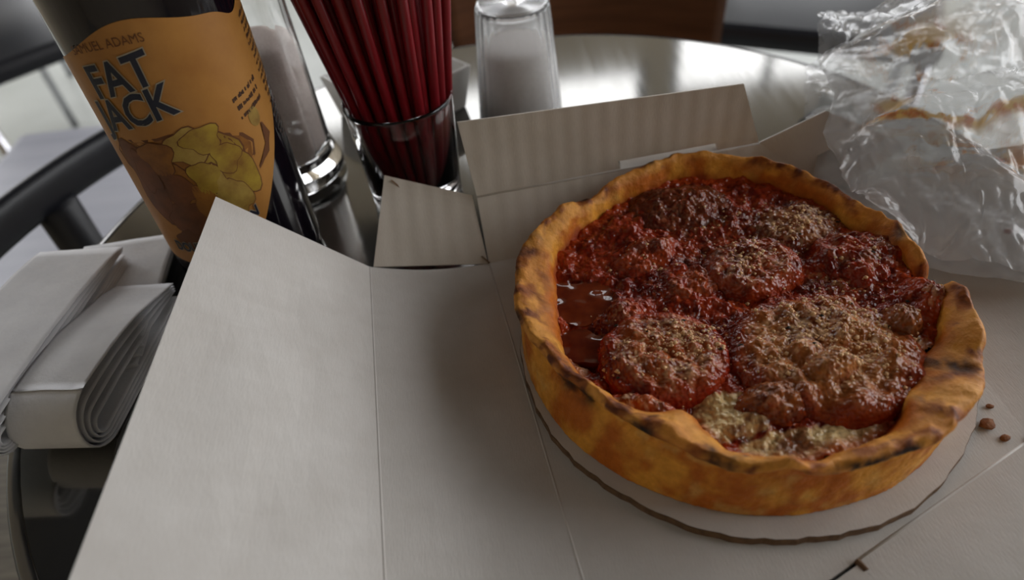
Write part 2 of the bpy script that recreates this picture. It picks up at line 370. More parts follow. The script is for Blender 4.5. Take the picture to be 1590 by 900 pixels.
# front wall beyond the fold, with the raised tongue left of the notch
nt = Cr + frd*.090; outd = np.array([-frd[1], frd[0], 0]); outd = outd if outd[1] < 0 else -outd
Fq = Cr + outd*.07 + np.array([0, 0, .006]); Nq = nt + outd*.075 + np.array([0, 0, .006])
sheet('front_wall', [Nq, Fq, Cr + outd*.0001, nt + outd*.0001], CT, M['card'], bx, 12, 8)
n2 = nt + outd*.0015 + np.array([-.0005, 0, .0008]); dq = Df + outd*.001 + np.array([0, 0, .0010])
sheet('front_tongue', [dq + outd*.07, Nq + np.array([-.0012, 0, .0012]), n2, dq], CT, M['card'], bx, 12, 8)
MB().tube([nt + [0, 0, .0006], nt + outd*.004 + [0, 0, .0006]], .0011, 8).build('notch', M['kraft'], bx)
MB().tube([Cr + [-.002, -.001, .0006], Cr + [.001, .0005, .0006]], .0011, 8).build('notch', M['kraft'], bx)

for (a, b) in ((F1, F1b), (A, Af), (CL, CRt), (Cr, nt)):      # the scored folds stand up as low ridges
    MB().tube([a*(1-t) + b*t + np.array([0, 0, -.00035]) for t in (0, .33, .67, 1)], .0006, 10).build('crease', M['card'], bx, True)

# ------------------------------------------------------------------ the board under the pizza
bd = thing('cake_board', 'round white corrugated board under the deep dish pizza', 'board', (.0925, .193, CT))
jag = lambda a, z: 1 + .004*math.sin(9*a) + .003*math.sin(37*a + 1) + .002*math.sin(83*a)
MB().lathe([(.0001, .0036), (.0913, .0036), (.0916, .0040), (.0001, .0040)], 160, jag).build('paper_face', M['card'], bd)
MB().lathe([(.0001, .0), (.0918, .0), (.0918, .0036), (.0001, .0036)], 160, jag).build('corrugated_core', M['kraft'], bd)

# ------------------------------------------------------------------ the pizza
PC = np.array([.0912, .1993]); PZ = CT + .0041
pz = thing('deep_dish_pizza', 'small deep dish pizza with golden crust and red tomato topping', 'pizza', (PC[0], PC[1], PZ))
def ang(px, py, z=.034):
    p = P(px, py, z); return math.atan2(p[1]-PC[1], p[0]-PC[0])
RIM = [(803,470),(815,385),(905,312),(1000,262),(1080,241),(1200,250),(1320,310),(1420,385),(1505,470),(1522,570),(1490,645),(1430,690),(1310,722),(1200,733),(1110,712),(1000,655),(900,592),(840,540)]
tab = sorted((ang(*p), float(np.hypot(*(P(*p, .034)[:2]-PC)))) for p in RIM)
ta = np.array([t_[0] for t_ in tab]); tr = np.array([t_[1] for t_ in tab])
ta = np.concatenate([ta-2*math.pi, ta, ta+2*math.pi]); tr = np.concatenate([tr, tr, tr])
def Rrim(th):
    s = np.zeros_like(th)
    for d in (-.12, -.06, 0, .06, .12): s += np.interp(th+d, ta, tr)
    return s/5
def wrap(d): return (d + math.pi) % (2*math.pi) - math.pi
NTH, NS = 480, 56
TH = np.linspace(-math.pi, math.pi, NTH, endpoint=False)
cx_, cy_ = np.cos(TH), np.sin(TH)
Rr = Rrim(TH) + .0016*fbm(cx_*4, cy_*4, 1.0, 1, 3) + .0006*fbm(cx_*12, cy_*12, 2.0, 1, 2)
Zr = .0300 + .0034*fbm(cx_*3, cy_*3, 5.0, 1, 3) + .0030*fbm(cx_*6, cy_*6, 6.0, 1, 2)
gap = np.exp(-(wrap(TH - ang(1447, 420))/.075)**4)
Zr = Zr - .0135*gap*(1 + .25*np.sin(TH*90)) + .0045*np.exp(-(wrap(TH - ang(1483, 425))/.04)**2) + .0015*np.exp(-(wrap(TH-ang(1100, 245))/.3)**2)
Zr = Zr + .004*np.exp(-(wrap(TH - ang(1213, 700))/.06)**2) - .002*np.exp(-(wrap(TH - ang(1290, 715))/.08)**2)
Wl = .0048 + .0026*fbm(cx_*5, cy_*5, 9.0, 1, 3) + .010*np.exp(-(wrap(TH - ang(1060, 680))/.15)**2) + .012*np.exp(-(wrap(TH - ang(1510, 600))/.34)**2) + .010*np.exp(-(wrap(TH - ang(815, 440))/.40)**2)
Wl = np.clip(Wl, .0030, .021)
Rb = .0893 + .0006*fbm(cx_*4, cy_*4, 13.0, 1, 2)
def prof(R, z, w, rb):
    return [(rb-.010, .0002), (rb-.001, .0), (rb, .002), (rb*.6+R*.4-.0002, .011), (R-.0008, z-.010), (R-.0010, z-.0062), (R+.0008, z-.0042), (R+.0012, z-.002), (R-.0002, z+.0002),
            (R-.2*w-.0006, z), (R-.6*w, z-.0010-.10*w), (R-w, z-.0038-.18*w), (R-w-.0015, z-.0080-.14*w), (R-w-.003, z-.013), (R-w-.008, .010)]
def crom(pts, n):
    pts = np.array(pts); k = len(pts)-1; out = []
    for i in range(n):
        s = i/(n-1)*k; j = min(int(s), k-1); t = s-j
        p0, p1, p2, p3 = pts[max(j-1, 0)], pts[j], pts[j+1], pts[min(j+2, k)]
        out.append(.5*((2*p1) + (-p0+p2)*t + (2*p0-5*p1+4*p2-p3)*t*t + (-p0+3*p1-3*p2+p3)*t**3))
    return np.array(out)
V = np.zeros((NTH, NS, 3))
for i in range(NTH):
    pr_ = crom(prof(Rr[i], Zr[i], Wl[i], Rb[i]), NS); V[i, :, 0] = pr_[:, 0]*cx_[i]; V[i, :, 1] = pr_[:, 0]*cy_[i]; V[i, :, 2] = pr_[:, 1]
S_ = np.linspace(0, 1, NS)[None, :].repeat(NTH, 0); THg = TH[:, None].repeat(NS, 1)
x, y, z = V[..., 0]*1000, V[..., 1]*1000, V[..., 2]*1000
lipm = np.exp(-((S_ - .62)/.22)**2)
dn = fbm(x, y, z, .09, 4)*.0026*lipm + fbm(x, y, z, .9, 3)*.00035
rad = np.hypot(V[..., 0], V[..., 1])
V[..., 0] += dn*V[..., 0]/rad; V[..., 1] += dn*V[..., 1]/rad; V[..., 2] += fbm(x+50, y, z, .13, 4)*.0022*lipm
V[..., 2] = np.maximum(V[..., 2], 0)
C3 = lambda c: np.array(lin(c))
n1 = fbm(x, y, z, .10, 5)*.5+.5; n2_ = fbm(x+99, y, z, .14, 5)*.5+.5; n3 = fbm(x, y+77, z, .4, 4)*.5+.5
def mixc(a, b, t): return a + (b - a)*np.clip(t, 0, 1)[..., None]
c = mixc(C3((232, 160, 58))[None, None], C3((194, 106, 26))[None, None], sstep(.40, .62, n1))
c = mixc(c, C3((226, 176, 96)), sstep(.58, .75, n2_)*.6)
lip = sstep(.40, .48, S_)*(1 - sstep(.70, .80, S_))
c = mixc(c, C3((226, 158, 72)), lip*.7)
c = mixc(c, C3((150, 78, 32)), lip*sstep(.46, .60, n2_)*.85)
c = mixc(c, C3((96, 44, 22)), lip*sstep(.54, .66, n3*.4+n2_*.6)*.9)
inn = sstep(.72, .84, S_)
c = mixc(c, C3((206, 112, 28)), inn*.6*sstep(.35, .6, n1)); c = mixc(c, C3((150, 38, 16)), sstep(.84, .95, S_)*.85)
for (px, py, wd_, s0_, s1_, k) in ((880, 590, .10, .28, .46, 1), (910, 612, .05, .30, .5, .9), (995, 668, .06, .42, .54, 1), (1120, 708, .06, .42, .66, .85), (1345, 715, .12, .40, .56, 1), (1400, 702, .12, .40, .54, 1),
                                  (905, 310, .03, .5, .62, 1), (1012, 262, .05, .48, .66, .9), (1055, 250, .09, .44, .62, .9), (1395, 365, .05, .5, .9, .7), (808, 432, .10, .42, .58, .7), (806, 490, .05, .40, .55, .9), (820, 385, .10, .45, .7, .5), (1300, 300, .05, .45, .6, .5), (1490, 560, .05, .62, .85, .8)):
    t = np.exp(-(wrap(THg - ang(px, py))/wd_)**4)*sstep(s0_-.04, s0_+.03, S_)*(1-sstep(s1_-.03, s1_+.04, S_))*sstep(.30, .52, n2_*.6+n3*.4)
    c = mixc(c, C3((30, 17, 13)), t*k)
idx = lambda i, j: (i % NTH)*NS + j
faces = [(idx(i, j), idx(i+1, j), idx(i+1, j+1), idx(i, j+1)) for i in range(NTH) for j in range(NS-1)]
mesh_obj('crust', V.reshape(-1, 3), faces, M['crust'], pz, True, cols=c.reshape(-1, 3))

# filling: a height field of sauce inside the crust
def L(px, py, z=.027): p = P(px, py, z); return p[0]-PC[0], p[1]-PC[1]
LUMPS = [((1000,385),.016,.004),((965,350),.012,.003),((1060,435),.016,.004),((1110,455),.010,.003),((965,490),.009,.004),((1340,395),.018,.004),((1380,400),.012,.003),((1230,335),.022,.003),((1300,300),.012,.003),
         ((1435,455),.010,.005),((1455,480),.007,.004),((1200,470),.012,.002),((930,570),.006,.003),((985,628),.008,.003),((1300,690),.010,.002),((1180,640),.012,.002),((1130,340),.014,.002)]
POOLS = [((900,458),.0125,.0065),((905,525),.011,.006),((935,560),.008,.005),((1060,625),.012,.004),((1440,640),.007,.003)]
def Fh(x, y):
    r = np.hypot(x, y)
    h = .0186 + .0022*fbm(x*1000, y*1000, 3.0, .06, 4) + .0030*np.abs(fbm(x*1000, y*1000, 8.0, .13, 2)) + .0016*fbm(x*1000, y*1000, 12.0, .28, 3) + .0006*fbm(x*1000, y*1000, 15.0, .8, 2)
    for (p, s, a) in LUMPS: q = L(*p); h = h + a*np.exp(-((x-q[0])**2 + (y-q[1])**2)/(s*s*.5))
    for (p, s, a) in POOLS: q = L(*p); h = h - a*np.exp(-(((x-q[0])**2 + (y-q[1])**2)/(s*s*.8))**2)
    return h
NG = 300; g = np.linspace(-.092, .092, NG); GX, GY = np.meshgrid(g, g); GR = np.hypot(GX, GY); GT = np.arctan2(GY, GX)
lim = np.interp(GT, TH, Rr - Wl - .0015, period=2*math.pi)
GZ = Fh(GX, GY)
GZ = GZ + .004*np.exp(-(wrap(GT-ang(1447,440))/.12)**2)*sstep(.055, .08, GR)
inside = GR < lim
xm, ym = GX*1000, GY*1000
a1 = fbm(xm, ym, 21.0, .12, 5)*.5+.5; a2 = fbm(xm, ym, 31.0, .45, 4)*.5+.5; a3 = fbm(xm, ym, 41.0, 1.1, 3)*.5+.5
sc = mixc(C3((162, 54, 24))[None, None], C3((106, 26, 12))[None, None], sstep(.4, .62, a1)); sc = mixc(sc, C3((190, 84, 36)), sstep(.54, .70, a2)*.6)
def spot(px, py, rx, ry=None):
    q = L(px, py); ry = ry or rx; return np.exp(-(((GX-q[0])/rx)**2 + ((GY-q[1])/ry)**2)**1.5)
chz = np.zeros_like(GX)
for s in ((1135,640,.015,.011),(1230,690,.020,.007),(1330,672,.016,.008),(1445,560,.010,.014),(1440,615,.009,.012),(1395,650,.010,.008),(1480,470,.006,.012),(890,560,.006,.010)): chz = np.maximum(chz, spot(*s))
sc = mixc(sc, C3((240, 208, 148)), sstep(.35, .6, chz + .5*(a2-.5))*(1-.8*sstep(.55, .7, a1)))
sc = mixc(sc, C3((188, 70, 24)), sstep(.008, .002, lim-GR)*.7)
par = np.zeros_like(GX)
for s in ((1230,350,.020,.014),(1150,400,.018,.014),(1300,420,.012,.012),(1010,540,.012),(1080,330,.014)): par = np.maximum(par, spot(*s))
sc = mixc(sc, C3((214, 170, 118)), par*sstep(.52, .62, a3)*.55)
sc = mixc(sc, C3((60, 26, 14)), spot(1045, 300, .010, .007)*.8)
ids = -np.ones(GX.shape, int); ids[inside] = np.arange(inside.sum())
fc = [(ids[j, i], ids[j, i+1], ids[j+1, i+1], ids[j+1, i]) for j in range(NG-1) for i in range(NG-1) if ids[j,i] >= 0 and ids[j,i+1] >= 0 and ids[j+1,i+1] >= 0 and ids[j+1,i] >= 0]
mesh_obj('sauce_filling', np.stack([GX[inside], GY[inside], GZ[inside]], 1), fc, M['sauce'], pz, True, cols=sc[inside])
# slices and chunks lying in the sauce
def slice_(name, px, py, rx, ry, h, rot, seed, label, edge=(154, 44, 20), mid=(168, 66, 30), dust=.4, tilt=(0, 0), brown=.2, p=2.2, wob=.22, lump=.0030, dark=(96, 24, 12)):
    q = L(px, py); nr, na = 36, 96; aa = 2*np.pi*np.arange(na)/na
    wb = 1 + wob*fbm(np.cos(aa)*1.5 + seed, np.sin(aa)*1.5, seed*1.3, 1, 3)
    rho = (np.arange(nr+1)/nr)[:, None].repeat(na, 1).ravel(); A_ = np.tile(aa, nr+1); wb = np.tile(wb, nr+1)
    u, w = rho*rx*wb*np.cos(A_), rho*ry*wb*np.sin(A_)
    xx = q[0] + u*math.cos(rot) - w*math.sin(rot); yy = q[1] + u*math.sin(rot) + w*math.cos(rot)
    X, Y = xx*1000, yy*1000
    zz = .0172 + (h + .002)*(1 - rho**p) - .003*sstep(.9, 1.0, rho) + tilt[0]*(xx-q[0]) + tilt[1]*(yy-q[1])
    zz += (lump*(np.abs(fbm(X, Y, seed, .11, 2)) - .15) + .0018*fbm(X, Y, seed+1., .25, 3) + .0008*fbm(X, Y, seed+3., .7, 2))*(1-.4*rho**4)
    b1 = fbm(X, Y, seed+5., .13, 4)*.5+.5; b2 = fbm(X, Y, seed+9., .5, 4)*.5+.5; b3 = fbm(X, Y, seed+12., 1.3, 2)*.5+.5
    co = mixc(C3(mid)[None], C3(edge)[None], sstep(.5, .9, rho + .5*(b1-.5)))
    co = mixc(co, C3(dark), sstep(.48, .62, b1)*.75)
    co = mixc(co, C3((188, 74, 26)), sstep(.55, .68, b2)*.5)
    co = mixc(co, C3((128, 66, 38)), sstep(.45, .62, 1-b1)*brown*(1-.6*rho))
    co = mixc(co, C3((250, 208, 160)), sstep(.49, .62, b2*.4+b1*.25+b3*.35)*(1-sstep(.45, .95, rho + .4*(b1-.5)))*dust)
    f = [(j_*na+i_, j_*na+(i_+1) % na, (j_+1)*na+(i_+1) % na, (j_+1)*na+i_) for j_ in range(nr) for i_ in range(na)]
    o = mesh_obj(name, np.stack([xx, yy, zz], 1), f, M['slice'], pz, True, cols=co); o['label'] = label
    return o
slice_('tomato_slice', 1033, 548, .0270, .0240, .0052, .2, 1.1, 'red tomato slice dusted with grated cheese, front left', (154, 40, 15), (168, 82, 35), .75, p=9, wob=.10, lump=.0036)
slice_('tomato_slice', 1280, 548, .0400, .0330, .0052, -.1, 2.7, 'broad topping slice thick with grated cheese, front right', (150, 53, 23), (180, 110, 55), .72, brown=.35, p=7, wob=.16, lump=.0062)
slice_('tomato_slice', 1165, 415, .0240, .0190, .0062, .4, 3.9, 'red slice at the middle of the pizza', (162, 58, 25), (154, 64, 29), .45, p=7, wob=.16)
slice_('tomato_slice', 1058, 322, .0270, .0210, .0060, .1, 4.6, 'dark scorched slice leaning on the far crust', (108, 53, 29), (122, 49, 23), .15, (0, .12), .5)
slice_('tomato_slice', 1340, 395, .0250, .0210, .0075, -.3, 5.2, 'glossy red slice near the broken crust', (144, 37, 17), (160, 51, 23), .15, lump=.0045)
slice_('tomato_slice', 1235, 350, .0280, .0180, .0062, .2, 6.8, 'cheese dusted slice near the far crust', (134, 53, 27), (154, 86, 47), .6, brown=.5)
slice_('sausage_chunk', 1205, 622, .0160, .0105, .0085, .1, 7.3, 'brown sausage chunk at the front', (144, 69, 29), (164, 96, 47), .25, brown=.6)
slice_('sausage_chunk', 1285, 580, .0150, .0100, .0120, .5, 8.4, 'small lump of sausage on the broad slice', (160, 82, 35), (184, 118, 59), .4, brown=.5)
slice_('sausage_chunk', 1398, 500, .0100, .0090, .0100, .9, 9.1, 'dark sausage lump beside the broad slice', (108, 53, 25), (144, 82, 39), .15, brown=.6)
slice_('tomato_chunk', 1440, 462, .0095, .0130, .0090, .2, 10.7, 'bright red tomato chunk in the broken crust', (180, 53, 21), (196, 80, 33), .35)
slice_('tomato_chunk', 990, 628, .0150, .0050, .0070, -.25, 11.5, 'thin strip of tomato against the front crust', (172, 60, 29), (188, 96, 53), .5)
slice_('tomato_chunk', 1000, 395, .0190, .0130, .0055, .5, 12.2, 'rough tomato chunk beside the oil pool', (154, 46, 19), (168, 64, 27), .12, lump=.0045)
slice_('tomato_chunk', 1075, 440, .0190, .0120, .0055, .1, 13.6, 'rough tomato chunk left of the middle slice', (158, 51, 21), (174, 73, 29), .12, lump=.0045)
slice_('tomato_chunk', 968, 487, .0110, .0080, .0058, .1, 14.4, 'wet tomato chunk at the edge of the oil', (162, 51, 21), (174, 67, 27), .2)
# oil pools: still liquid filling the hollows
for (px, py, rx, ry, zz, lb) in ((900, 462, .0150, .0150, .0186, 'still amber oil pool at the left crust'), (908, 528, .0115, .0090, .0176, 'dark red oil pool below the amber one')):
    q = L(px, py); na = 48; m = MB(); rg = []
    for i in range(na):
        a = 2*math.pi*i/na; w = 1 + .16*math.sin(2*a+px) + .09*math.sin(5*a+py); rg.append((q[0]+rx*w*math.cos(a), q[1]+ry*w*math.sin(a)))
    m.add([(x_, y_, zz) for x_, y_ in rg] + [(x_, y_, zz-.005) for x_, y_ in rg], [tuple(range(na)), tuple(range(2*na-1, na-1, -1))] + [(i, na+i, na+(i+1) % na, (i+1) % na) for i in range(na)])
    m.build('oil_pool', M['oil'], pz)['label'] = lb
# herb flakes and grated cheese
deps = bpy.context.evaluated_depsgraph_get(); deps.update()
from mathutils.bvhtree import BVHTree
bvhs = []
for ch in [o for o in COL.objects if o.parent == pz]:
    me = ch.data; bvhs.append(BVHTree.FromPolygons([v.co.copy() for v in me.vertices], [tuple(p.vertices) for p in me.polygons]))
def topz(x, y):
    best = 0.0; nb = Vector((0, 0, 1))
    for b in bvhs:
        h = b.ray_cast(Vector((x, y, .2)), Vector((0, 0, -1)))
        if h[0] is not None and h[0].z > best: best = h[0].z; nb = h[1]
    return best, nb
for (px, py) in ((1272, 500), (1318, 476), (958, 508), (1005, 523), (1118, 548), (1226, 541), (1222, 516), (1332, 563), (1445, 446), (1384, 365), (1350, 405), (1378, 512), (1180, 487), (1260, 545), (960, 590), (1300, 345), (1408, 470), (1240, 372), (1150, 540), (1060, 505)):
    q = L(px, py); zt_, nn = topz(*q); s = random.uniform(.0009, .0017); a = random.uniform(0, 3)
    fl = MB().add([(math.cos(a+k*1.05)*s*(1 if k % 3 else .6), math.sin(a+k*1.05)*s*.6, 0) for k in range(6)] + [(0, 0, .0007)], [(k, (k+1) % 6, 6) for k in range(6)] + [tuple(range(5, -1, -1))])
    fl.build('herb_flake', M['herb'], pz, False, (q[0], q[1], zt_))
mb = MB(); spots = [(1075, 530, .014, 170), (1300, 510, .026, 330), (1350, 560, .016, 120), (1240, 350, .016, 110), (1165, 410, .018, 60), (1020, 560, .022, 70), (1200, 560, .014, 60), (1130, 330, .03, 40), (1330, 420, .025, 40), (1010, 400, .03, 30)]
for (px, py, rr, n) in spots:
    q = L(px, py)
    for _ in range(n):
        x_, y_ = q[0] + random.gauss(0, rr*.5), q[1] + random.gauss(0, rr*.42)
        if math.hypot(x_, y_) > .074: continue
        z_, nn = topz(x_, y_); s = random.uniform(.0003, .0008)*random.choice((1, 1, 1.7))
        mb.add([(x_+s, y_, z_), (x_, y_+s, z_), (x_-s, y_, z_), (x_, y_-s, z_), (x_, y_, z_+s*.8), (x_, y_, z_-s)], [(0,1,4),(1,2,4),(2,3,4),(3,0,4),(1,0,5),(2,1,5),(3,2,5),(0,3,5)])
gr = mb.build('grated_cheese', M['grain'], pz, True); gr['kind'] = 'stuff'; gr['label'] = 'grated hard cheese scattered over the slices'

# ------------------------------------------------------------------ crumbs and specks
def crumb(px, py, z, s, label, m, fl=.6, cat='crumb'):
    p = P(px, py, z); bm = bmesh.new(); bmesh.ops.create_icosphere(bm, subdivisions=2, radius=s)
    for v in bm.verts:
        k = 1 + .35*float(fbm(np.array([v.co.x/s+px]), np.array([v.co.y/s]), v.co.z/s, 1.3, 2)[0]); v.co.x *= k*1.3; v.co.y *= k; v.co.z *= k*fl
    me = bpy.data.meshes.new('crumb'); bm.to_mesh(me); bm.free(); me.materials.append(m)
    o = bpy.data.objects.new('crumb' if cat == 'crumb' else 'sauce_speck', me); COL.objects.link(o); o.location = (p[0], p[1], z + s*fl*.8); tag(o, label, cat); return o
crumb(1532, 661, .0017, .0024, 'largest brown crust crumb on the cardboard right of the pizza', M['crumb'])
crumb(1559, 681, .0017, .0014, 'small pale crumb below the largest crumb on the cardboard', M['crumb'])
crumb(1536, 632, .0017, .0011, 'tiny crumb above the largest crumb on the cardboard', M['crumb'])
crumb(1565, 360, .016, .0016, 'dark red sauce speck below the plastic bag, right edge', M['redbit'], .4, 'speck')
crumb(164, 660, .0005, .0024, 'small tan crumb between the napkins and the box flap', M['crumb'])

# ------------------------------------------------------------------ beer bottle
BT = np.array([-.1345, .293]); BR = .0360
bt = thing('beer_bottle', 'dark glass beer bottle with an orange parchment label behind the box', 'bottle', (BT[0], BT[1], 0))
prof_b = [(.0001, .004), (.024, .003), (.030, .0005), (.0335, .0015), (.0355, .006), (BR, .012), (BR, .165), (.0350, .178), (.0310, .195), (.0240, .215), (.0180, .232), (.0150, .250), (.0140, .275), (.0145, .276), (.0150, .283), (.0140, .290)]
MB().lathe(prof_b, 72).build('bottle_body', M['bottle'], bt, True)
MB().lathe([(.0001, .2905), (.013, .2905), (.0152, .288), (.0158, .283), (.0148, .283), (.0138, .2895), (.0001, .2895)], 42).build('crown_cap', mat('cap_metal', (150, 110, 40), .35, .8), bt, True)
CAMANG = math.atan2(-BT[1], -BT[0])           # from the bottle axis towards the viewer
def cyl(phi, z, dr): a = CAMANG + math.radians(phi); return ((BR+dr)*math.cos(a), (BR+dr)*math.sin(a), z)
M['label'] = mat('label_parchment', (168, 118, 54), .5, col2=(150, 100, 42), nscale=45, bump=(300, .1, .0005))
M['ink'] = mat('dark_ink', (24, 28, 44), .5); M['halo'] = mat('pale_ink', (150, 140, 120), .5)
M['brownink'] = mat('brown_ink', (96, 56, 24), .6)
def lab_top(p): return .1355 - .0045*math.exp(-((p-54)/12)**2) - .0085*max(0, (20-p)/95)**2 + .0085*math.exp(-((p+18)/34)**2)
def lab_bot(p): return .026 + .062*max(0, min(1.4, (p+2)/66))
v, f = [], []; PH = np.linspace(-150, 96, 124); nz_ = 24
for p in PH:
    for j in range(nz_+1): t = j/nz_; v.append(cyl(p, lab_bot(p)*(1-t) + lab_top(p)*t, .0003))
for i in range(len(PH)-1):
    for j in range(nz_): a = i*(nz_+1)+j; f.append((a, a+nz_+1, a+nz_+2, a+1))
label = mesh_obj('paper_label', v, f, M['label'], bt, True)
def patch(name, outline, m, dr, parent=label):
    """flat print: an outline given as (phi, z) filled and wrapped onto the label"""
    c0 = np.mean(outline, 0); v = [cyl(*c0, dr)]; n = len(outline); f = []
    R_ = 5
    for k in range(1, R_+1):
        for q in outline: w = c0 + (np.array(q)-c0)*k/R_; v.append(cyl(w[0], w[1], dr))
    for i in range(n): f.append((0, 1+i, 1+(i+1) % n))
    for k in range(R_-1):
        for i in range(n): f.append((1+k*n+i, 1+(k+1)*n+i, 1+(k+1)*n+(i+1) % n, 1+k*n+(i+1) % n))
    return mesh_obj(name, v, f, m, parent, True)
def text(s, size, phi, z, m, dr, slope=0.0, off=0.0, wide=1.0, name='lettering', arc=0.0):
    cu = bpy.data.curves.new('t', 'FONT'); cu.body = s; cu.size = size; cu.align_x = 'CENTER'; cu.offset = off; cu.resolution_u = 3
    o = bpy.data.objects.new('t', cu); COL.objects.link(o); bpy.context.view_layer.update()
    me = bpy.data.meshes.new_from_object(o.evaluated_get(bpy.context.evaluated_depsgraph_get()))
    bpy.data.objects.remove(o); bm = bmesh.new(); bm.from_mesh(me); bmesh.ops.triangulate(bm, faces=bm.faces[:])
    bmesh.ops.subdivide_edges(bm, edges=[e for e in bm.edges if e.calc_length() > size*.35], cuts=2)
    v = []
    for q in bm.verts:
        xx = q.co.x*wide; zz = q.co.y + slope*xx + arc*xx*xx; v.append(cyl(phi + math.degrees(xx/BR), z + zz, dr))
    bm.verts.index_update(); f = [[w.index for w in fc_.verts] for fc_ in bm.faces]; bm.free()
    return mesh_obj(name, v, f, m, label)
# printed picture: a heap of lumpy pumpkin lobes
def blob(ph, z, rp, rz, col, seed, dr):
    ol = []
    for k in range(28):
        a = 2*math.pi*k/28; w = 1 + .16*math.sin(3*a+seed) + .09*math.sin(5*a+2*seed); ol.append((ph + rp*w*math.cos(a), z + rz*w*math.sin(a)))
    c0 = np.mean(ol, 0); big = [tuple(c0 + (np.array(q)-c0)*1.06 + (np.array(q)-c0)/np.hypot(rp, rz*1000)*0) for q in ol]
    patch('pumpkin_outline', big, M['brownink'], dr); patch('pumpkin_lobe', ol, col, dr+.00006)
pk = [mat('pumpkin_print_%s' % n, a, .5, col2=b, nscale=90) for n, a, b in (('yellow', (158, 132, 42), (120, 84, 28)), ('ochre', (146, 96, 34), (104, 62, 24)), ('rust', (120, 70, 34), (84, 50, 26)), ('pale', (166, 140, 66), (124, 92, 36)))]
blob(-20, 0.075, 40, .022, pk[1], .4, .00040); blob(-46, 0.073, 17, .020, pk[2], 1.3, .00050); blob(-24, 0.065, 16, .016, pk[1], 2.2, .00056); blob(0, 0.081, 17, .014, pk[0], .9, .00060)
blob(12, 0.071, 12, .014, pk[0], 2.9, .00066); blob(-6, 0.065, 12, .012, pk[3], 3.7, .00072); blob(-14, 0.089, 14, .008, pk[3], 4.4, .00070); blob(-32, 0.054, 14, .008, pk[2], 5.0, .00074); blob(6, 0.060, 8, .009, pk[3], 1.9, .00074); blob(-26, 0.043, 26, .007, M['brownink'], 2.4, .00050)
for (a_, b_, c_, d_, e_, g_) in ((-2, .091, 12, .006, 0, 5.5), (-34, .086, 11, .008, 1, 6.1), (-10, .074, 9, .008, 0, 6.7), (8, .080, 9, .007, 0, 7.2), (-30, .070, 10, .009, 2, 7.9), (-16, .062, 8, .008, 1, 8.3), (-48, .078, 8, .010, 2, 8.8), (-38, .054, 9, .007, 2, 9.4)): blob(a_, b_, c_, d_, pk[e_], g_, .00078 + .00001*a_/60)
# long-handled spoon held out at the right of the heap
patch('spoon_print', [(38+5*math.cos(a), .090+.0045*math.sin(a)) for a in np.linspace(0, 2*math.pi, 16, endpoint=False)], pk[3], .0005)
patch('spoon_print', [(41, .086), (43, .0855), (47, .079), (40, .0735), (27, .0690), (27, .0675), (40, .0720), (45.5, .079)], M['brownink'], .0005)
text('SAMUEL ADAMS', .0050, -32, .1335, M['brownink'], .0005, .12, 0, .85, arc=-5)
for (m_, off, dr) in ((M['halo'], .0009, .0008), (M['ink'], .0004, .0009)):
    text('FAT', .0185, -33, .1160, m_, dr, .22, off, .85); text('JACK', .0185, -35, .1015, m_, dr, .22, off, .82)
    text('DOUBLE PUMPKIN', .0075, -22, .0370, m_, dr, .30, off*.6, .72, arc=9)
M['fine'] = mat('fine_print_ink', (58, 34, 18), .6)
# small print too fine to read in the photograph: broken pen strokes and rows of tiny marks
def strokes(rows, phi0, phi1, z0, dz, hgt, slope, seed):
    rr_ = random.Random(seed); v, f = [], []
    for k in range(rows):
        p = phi0 + rr_.uniform(0, 2)
        while p < phi1 - 1:
            w = rr_.uniform(.5, 1.5); zc = z0 - k*dz + slope*(p - phi0) + rr_.uniform(-.0002, .0002); hh_ = hgt*rr_.uniform(.5, 1); b0 = len(v)
            v += [cyl(p, zc, .0005), cyl(p + w, zc + slope*w, .0005), cyl(p + w, zc + hh_ + slope*w, .0005), cyl(p, zc + hh_, .0005)]; f.append((b0, b0+1, b0+2, b0+3)); p += w + rr_.choice((.4, .4, .5, 1.6))
    o = mesh_obj('fine_print', v, f, M['fine'], label); o['kind'] = 'stuff'
strokes(3, 26, 52, .1000, .0042, .0022, .00012, 3)
strokes(20, 60, 78, .1270, .0030, .0017, .00005, 4)

# ------------------------------------------------------------------ sugar shaker
SB = np.array([-.1285, .372])
sh = thing('sugar_shaker', 'faceted glass sugar shaker half hidden behind the beer bottle', 'shaker', (SB[0], SB[1], 0))
facet = lambda a, z: (1 - .055*abs(math.sin(5*a))) if .014 < z < .13 else 1
MB().lathe([(.0001, .0005), (.032, .0005), (.0340, .003), (.0340, .006), (.0318, .012), (.0305, .02), (.0285, .11), (.030, .122), (.030, .130), (.0275, .130), (.0270, .112), (.0278, .022), (.0270, .012), (.0001, .010)], 100, facet).build('glass_jar', M['glass'], sh, True)
MB().lathe([(.0001, .0112), (.0262, .0125), (.0270, .022), (.0262, .082), (.018, .084), (.0001, .0835)], 60, lambda a, z: (1-.05*abs(math.sin(5*a)))).build('sugar', M['sugar'], sh, True)
MB().lathe([(.0305, .120), (.0312, .131), (.026, .150), (.010, .160), (.008, .172), (.0001, .172)], 48).build('metal_lid', M['chrome'], sh, True)

